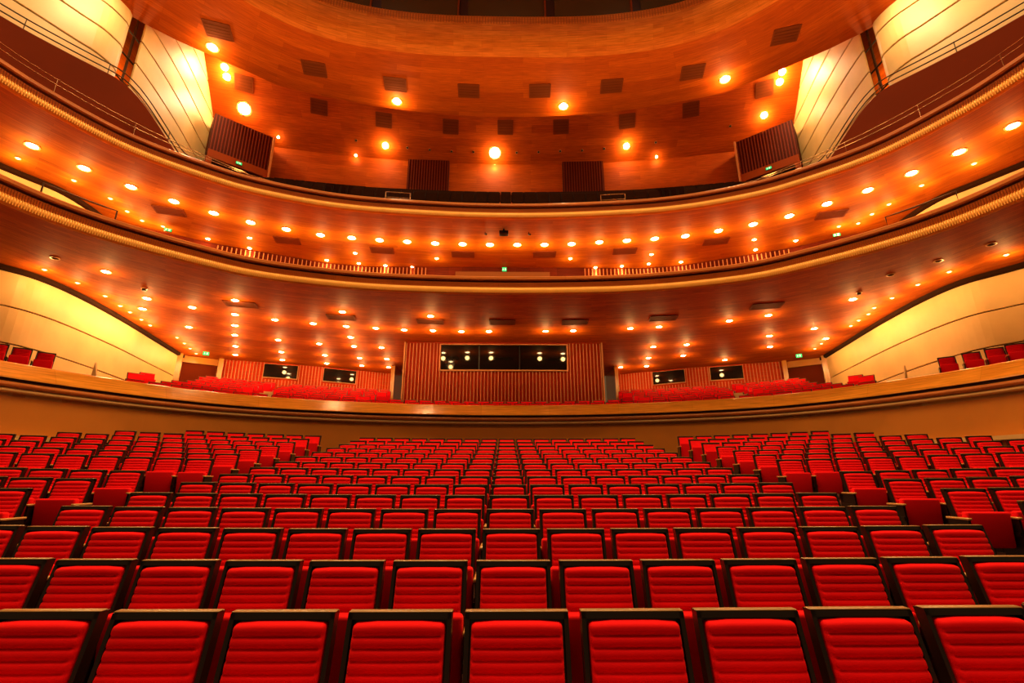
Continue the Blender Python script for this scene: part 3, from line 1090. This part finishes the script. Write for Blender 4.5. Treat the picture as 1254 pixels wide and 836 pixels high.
for L, text, group, w, d, kind in ((VA, 'dark rectangular vent under the middle balcony, %s from the left', 'vents under the middle balcony', 1.0, 0.55, 0),
                                   (VB, 'dark rectangular vent under the topmost balcony, %s from the left', 'vents under the topmost balcony', 0.9, 0.5, 1),
                                   (VC1, 'dark square vent in the high front ceiling, %s from the left', 'vents in the front ceiling', 0.95, 0.75, 2),
                                   (VC2, 'brown vent in the sloping rear ceiling, %s from the left', 'vents in the rear ceiling', 0.85, 0.75, 3)):
    for i, (x, y) in enumerate(sorted(L)):
        z = (ZS1, ZS2, ZC1, ceil2(x, y))[kind]
        vent((x, y, z - 0.004), (-0.012 * x, -0.75, -1) if kind == 3 else (0, 0, -1), w, d, text % nth(i + 1), group)

# hanging projector and small hanging sensors under the topmost balcony
root = empty('projector', (-0.07, 16.1, ZS2))
tag(root, 'small dark projector hung under the front of the topmost balcony', 'projector')
mb = MB()
mb.box(0, 0, -0.06, 0.06, 0.06, 0.12)
mb.build('bracket', M['black'], root)
mb = MB()
mb.box(0, 0, -0.17, 0.34, 0.26, 0.12)
bevel(mb.build('body', M['black'], root), 0.015)
mb = MB()
mb.tube([(0.0, -0.12, -0.17), (0.0, -0.2, -0.18)], 0.05, 10)
mb.build('lens', M['glass'], root)
for i, x in enumerate((-0.78, 0.88)):
    mb = MB()
    mb.tube([(x, 16.3, ZS2), (x, 16.3, ZS2 - 0.1)], 0.015, 6)
    mb.tube([(x, 16.3, ZS2 - 0.1), (x + 0.05, 16.2, ZS2 - 0.16)], 0.035, 8)
    tag(mb.build('sensor', M['black']), 'tiny dark sensor hanging %s of the projector' % ('left', 'right')[i], 'sensor', 'hanging sensors')

# dark dome camera studs in the soffit over the lowest balcony
for s, side in ((-1, 'left'), (1, 'right')):
    root = empty('dome_camera', (s * 11.9, 14.8, ZS1))
    tag(root, 'small dark dome camera in the soffit over the %s of the lowest balcony' % side, 'camera', 'dome cameras')
    mb = MB()
    mb.tube([(0, 0, 0), (0, 0, -0.04)], 0.09, 12)
    mb.build('mount', M['ring'], root)
    mb = MB()
    mb.tube([(0, 0, -0.03), (0, 0, -0.07), (0, 0, -0.1)], 0.06, 10)
    mb.build('dome', M['black'], root)

# short rails on the middle balcony ledge
N2 = normals(RIM2)
for s, side in ((-1, 'left'), (1, 'right')):
    idx = [i for i in range(161) if 10.45 < s * RIM2[i].x < 11.35]
    pts = []
    for i in idx:
        q = RIM2[i] + N2[i] * 0.35
        pts.append((q.x, q.y, ZS1 + 1.05))
    a, b = pts[0], pts[-1]
    mb = MB()
    mb.tube([(a[0], a[1], ZS1 + 0.6)] + pts + [(b[0], b[1], ZS1 + 0.6)], 0.022, 6)
    tag(mb.build('guard_rail', M['bronze']), 'short dark guard rail on the %s of the middle balcony' % side, 'railing', 'short guard rails')
N3 = normals(RIM3)
for s, side in ((-1, 'left'), (1, 'right')):
    idx = [i for i in range(161) if 3.4 < s * RIM3[i].x < 4.6]
    pts = [((RIM3[i] + N3[i] * 0.6).x, (RIM3[i] + N3[i] * 0.6).y, ZS2 + 1.25) for i in idx]
    a, b = pts[0], pts[-1]
    mb = MB()
    mb.tube([(a[0], a[1], ZS2 + 0.55)] + pts + [(b[0], b[1], ZS2 + 0.55)], 0.02, 6)
    mb.tube([(p[0], p[1], p[2] - 0.22) for p in pts], 0.014, 6)
    tag(mb.build('guard_rail', M['steel']), 'short steel guard rail %s of the middle on the topmost balcony' % side, 'railing', 'short guard rails')

# ------------------------------------------------------------------ seats
def pad_mesh(name, n_ch, detail):
    """channelled back pad: rolls between stitched seams, rounded edges, leaning back"""
    W, z0, z1 = 0.214, 0.42, 0.916
    prof = []
    zs = [z1 - 0.056] + [z1 - 0.056 - 0.0455 * k for k in range(1, n_ch)]
    edges = [z1] + zs
    for a, b in zip(edges[:-1], edges[1:]):
        for k in range(detail):
            t = k / detail
            prof.append((a + (b - a) * t, 0.055 + 0.012 * math.sin(PI * t) ** 0.5 if t > 0 else 0.055))
    prof[0] = (z1, 0.02)
    prof.insert(1, (z1 - 0.004, 0.045))
    prof.append((edges[-1], 0.055))
    xs = [-1, -0.985, -0.93, -0.5, 0, 0.5, 0.93, 0.985, 1]
    dep = [0.0, 0.6, 0.95, 1, 1.03, 1, 0.95, 0.6, 0.0]
    v, f = [], []
    for z, d in prof:
        for x, k in zip(xs, dep):
            top = max(0.0, (z - (z1 - 0.03)) / 0.03)
            y = (z - SEAT_H) * 0.26 - d * k - 0.004
            v.append((x * W * (1 - 0.035 * top * top), y, z - 0.012 * top * max(0.0, abs(x) - 0.85) / 0.15))
    m = len(xs)
    for i in range(len(prof) - 1):
        for k in range(m - 1):
            f.append((i * m + k, (i + 1) * m + k, (i + 1) * m + k + 1, i * m + k + 1))
    me = bpy.data.meshes.new(name)
    me.from_pydata(v, [], f)
    me.materials.append(M['red'])
    me.polygons.foreach_set('use_smooth', [True] * len(me.polygons))
    return me


def slab(mb, x0, x1, z0, z1, t, off=0.0, mi=0):
    """leaning slab following the back's slope"""
    zc = (z0 + z1) / 2
    mb.box((x0 + x1) / 2, (zc - SEAT_H) * 0.26 + off, zc, x1 - x0, t, z1 - z0, 0, mi, (z1 - z0) * 0.26)


def make_seat():
    root = empty('theatre_seat')
    mb = MB()
    slab(mb, -0.243, 0.243, 0.40, 0.945, 0.028, 0.014)
    slab(mb, -0.243, -0.222, 0.40, 0.945, 0.05, -0.012)
    slab(mb, 0.222, 0.243, 0.40, 0.945, 0.05, -0.012)
    slab(mb, -0.243, 0.243, 0.92, 0.945, 0.05, -0.012)
    fr = mb.build('back_frame', M['frame'], root)
    mb = MB()
    mb.box(0, -0.012, 0.948, 0.488, 0.046, 0.007)
    bevel(mb.build('top_rail', M['railtop'], fr), 0.003, 1)
    pad = bpy.data.objects.new('back_pad', pad_mesh('back_pad', 11, 5))
    C.objects.link(pad)
    pad.parent = root
    mb = MB()
    mb.box(0, -0.235, 0.49, 0.482, 0.10, 0.40, 0, 0, -0.035)
    bevel(mb.build('seat_cushion', M['red'], root), 0.025, 3)
    mb = MB()
    mb.box(0, -0.14, 0.19, 0.10, 0.12, 0.38)
    mb.box(0, -0.16, 0.012, 0.16, 0.26, 0.024)
    mb.build('pedestal', M['frame'], root)
    arm(root, -0.2735)
    return root


def arm(root, x):
    mb = MB()
    mb.box(x, -0.20, 0.30, 0.026, 0.30, 0.60)
    mb.box(x, -0.16, 0.43, 0.05, 0.36, 0.05, 0, 0)
    a = mb.build('armrest', M['frame'], root)
    mb = MB()
    mb.box(x, -0.20, 0.612, 0.046, 0.34, 0.026)
    bevel(mb.build('armrest_cap', M['cap'], a), 0.006, 1)
    return a


seat0 = make_seat()
spots = []            # (x, y, z, rz, row, block, index, is_last)


def inside(x, y, m=0.55):
    best = min(RIM1, key=lambda p: (p.x - x) ** 2 + (p.y - y) ** 2)
    i = RIM1.index(best)
    n = RN1[i]
    return (Vector((x, y)) - best).dot(n) < 0.2 - m


RN1 = normals(RIM1)


def pix(x, y, z):
    """size of a thing in the frame, to choose the seats that show largest"""
    p = cam_m @ Vector((x, y, z))
    d = -p.z
    return 627 + 585 * p.x / d, 418 - 585 * p.y / d, d


cam_m = (Matrix.Translation(cam.location) @ cam.rotation_euler.to_matrix().to_4x4()).inverted()
for r in range(15):
    for c in range(-8, 8):
        x = 0.06 + 0.547 * c
        spots.append((x, ROW_D[r], ROW_Z[r] - SEAT_H + 0.0018 * x * x, 0.0, r, 'middle', c, c == 7))
    if r == 7 or r < 2:
        continue
    for s in (-1, 1):
        for j in range(0, 14):
            x = s * ((5.99 if s < 0 else 5.72) + 0.553 * j)
            y = ROW_D[r] - bend(abs(x))
            if not inside(x, y, 0.75):
                break
            t = max(0.0, abs(x) - 5.2)
            rz = math.atan(0.07 + 0.044 * t) * (1 if s < 0 else -1)
            spots.append((x, y, ROW_Z[r] - SEAT_H + 0.0018 * x * x + 0.02, rz, r, 'left' if s < 0 else 'right', j, (s < 0 and j == 0)))

ranked = []
for sp in spots:
    px, py, d = pix(sp[0], sp[1], sp[2] + 0.85)
    if d > 0.5 and -25 < px < 1279 and py < 860:
        ranked.append((d, sp))
ranked.sort(key=lambda t: t[0])
chosen = [sp for _, sp in ranked[:300]]
keep = set((sp[4], sp[5], sp[6]) for sp in chosen)
rest = [sp for sp in spots if (sp[4], sp[5], sp[6]) not in keep]


def seat_label(r, block, c):
    row = 'front row' if r == 0 else nth(r + 1) + ' row from the front'
    if block == 'middle':
        where = 'the centre seat' if c == 0 else '%s seat %s of the centre seat' % (nth(abs(c)), 'left' if c < 0 else 'right')
    else:
        where = '%s seat from the aisle, %s block' % (nth(c + 1), block)
    return 'red padded theatre seat, %s, %s' % (row, where)


ends = []
for k, (x, y, z, rz, r, block, c, last) in enumerate(chosen):
    o = seat0 if k == 0 else copy_tree(seat0)
    o.location = (x, y, z)
    o.rotation_euler = (0, 0, rz)
    tag(o, seat_label(r, block, c), 'seat', 'red seats of the stalls')
    if last:
        ends.append(o)
for o in ends:            # the row's end seat carries a second armrest
    arm(o, 0.2735)


def low_seat(mb, x, y, z, rz, last=False, k=1.0, pt=0.0):
    c, s = math.cos(rz), math.sin(rz)

    def bx(cx, cy, cz, sx, sy, sz, mi, sh=0.0):
        mb.box(x + k * (c * cx - s * cy), y + k * (s * cx + c * cy), z + k * cz, sx * k, sy * k, sz * k, rz, mi, sh * k)
    bx(0, -0.06, 0.67, 0.486, 0.045, 0.55, 1, 0.143)
    bx(0, -0.008, 0.948, 0.49, 0.062, 0.012, 2)
    bx(0, -0.135 + pt * 0.3, 0.655 + pt / 2, 0.424 + pt, 0.055, 0.49 + pt, 0, 0.127)
    bx(0, -0.235, 0.49, 0.482, 0.10, 0.40, 0, -0.035)
    bx(-0.2735, -0.20, 0.30, 0.026, 0.30, 0.60, 1)
    bx(-0.2735, -0.20, 0.612, 0.046, 0.34, 0.026, 3)
    if last:
        bx(0.2735, -0.20, 0.30, 0.026, 0.30, 0.60, 1)
        bx(0.2735, -0.20, 0.612, 0.046, 0.34, 0.026, 3)


mb = MB()
for x, y, z, rz, r, block, c, last in rest:
    low_seat(mb, x, y, z, rz, last)
tag(mb.build('stalls_seats', [M['red'], M['frame'], M['railtop'], M['cap']]), 'remaining rows of red stalls seats at the back and sides', 'seats', kind='stuff')

# seats of the lowest balcony, far away behind the ledge, with pale steps in the aisles
steps = []
mb = MB()
for k in range(8):
    o = 1.05 + 0.9 * k
    z = 2.06 + 0.252 * (o - 1.05) + 0.02
    line = [p + n * o for p, n in zip(RIM1, RN1)]
    L = arclen(line)
    fine = resample(line, max(2, int(L[-1] / 0.6)))
    for p, n in zip(fine, normals(fine)):
        ax = abs(p.x)
        if ax < 4.6:
            if k > 1:
                continue
        elif ax < 5.9:
            if k > 0:
                continue
        if p.y < 14.4 + 0.35 * k or ax > 13.9 or ax / p.y > 0.80:
            continue
        if k > 0 and (abs(ax - 9.2 - 0.25 * k) < 0.42 or abs(ax - 11.6 - 0.35 * k) < 0.42):
            steps.append((p.x, p.y, z, math.atan2(n.y, n.x) - PI / 2))
            continue
        low_seat(mb, p.x, p.y, z, math.atan2(n.y, n.x) - PI / 2, pt=0.025)
tag(mb.build('balcony_seats', [M['red'], M['frame'], M['railtop'], M['cap']]), 'rows of red seats rising behind the ledge of the lowest balcony', 'seats', kind='stuff')

for x, y, z, a in steps:
    sb = MB()
    sb.box(x, y - 0.1, z + 0.42, 0.5, 0.5, 0.36, a)
    under(sb.build('aisle_step', M['coping']), bal)

# box seats at the two ends of the lowest balcony
for s, side, places in ((-1, 'left', ((-13.07, 11.53), (-12.94, 11.94), (-12.76, 12.39), (-12.55, 12.84))),
                        (1, 'right', ((12.5, 12.95), (12.73, 12.45), (12.92, 12.0), (13.05, 11.59), (13.18, 11.12)))):
    tot = len(places)
    for k, p in enumerate(places):
        o = copy_tree(seat0)
        o.scale = (0.79, 0.88, 0.97)
        o.location = (p[0], p[1], 2.46)
        o.rotation_euler = (0, 0, R(38) * -s)
        idx = tot - k if s < 0 else k + 1
        tag(o, 'red seat in the %s box of the lowest balcony, %s from its inner end' % (side, nth(idx)), 'seat', 'red box seats')
    # pointed plaster fin beside the box seats
    q = Vector((s * 11.75, 13.6))
    v = [(q.x - 0.16, q.y, 2.2), (q.x + 0.16, q.y + 0.1, 2.2), (q.x + s * 0.1, q.y, 3.3), (q.x - 0.16, q.y + 0.06, 2.2), (q.x + 0.16, q.y + 0.16, 2.2), (q.x + s * 0.1, q.y + 0.06, 3.3)]
    o = mesh_obj('plaster_fin', v, [(0, 1, 2), (5, 4, 3), (0, 3, 4, 1), (1, 4, 5, 2), (2, 5, 3, 0)], M['cream'])
    tag(o, 'pointed cream fin on the %s end of the lowest balcony ledge' % side, 'fin', 'pointed fins')
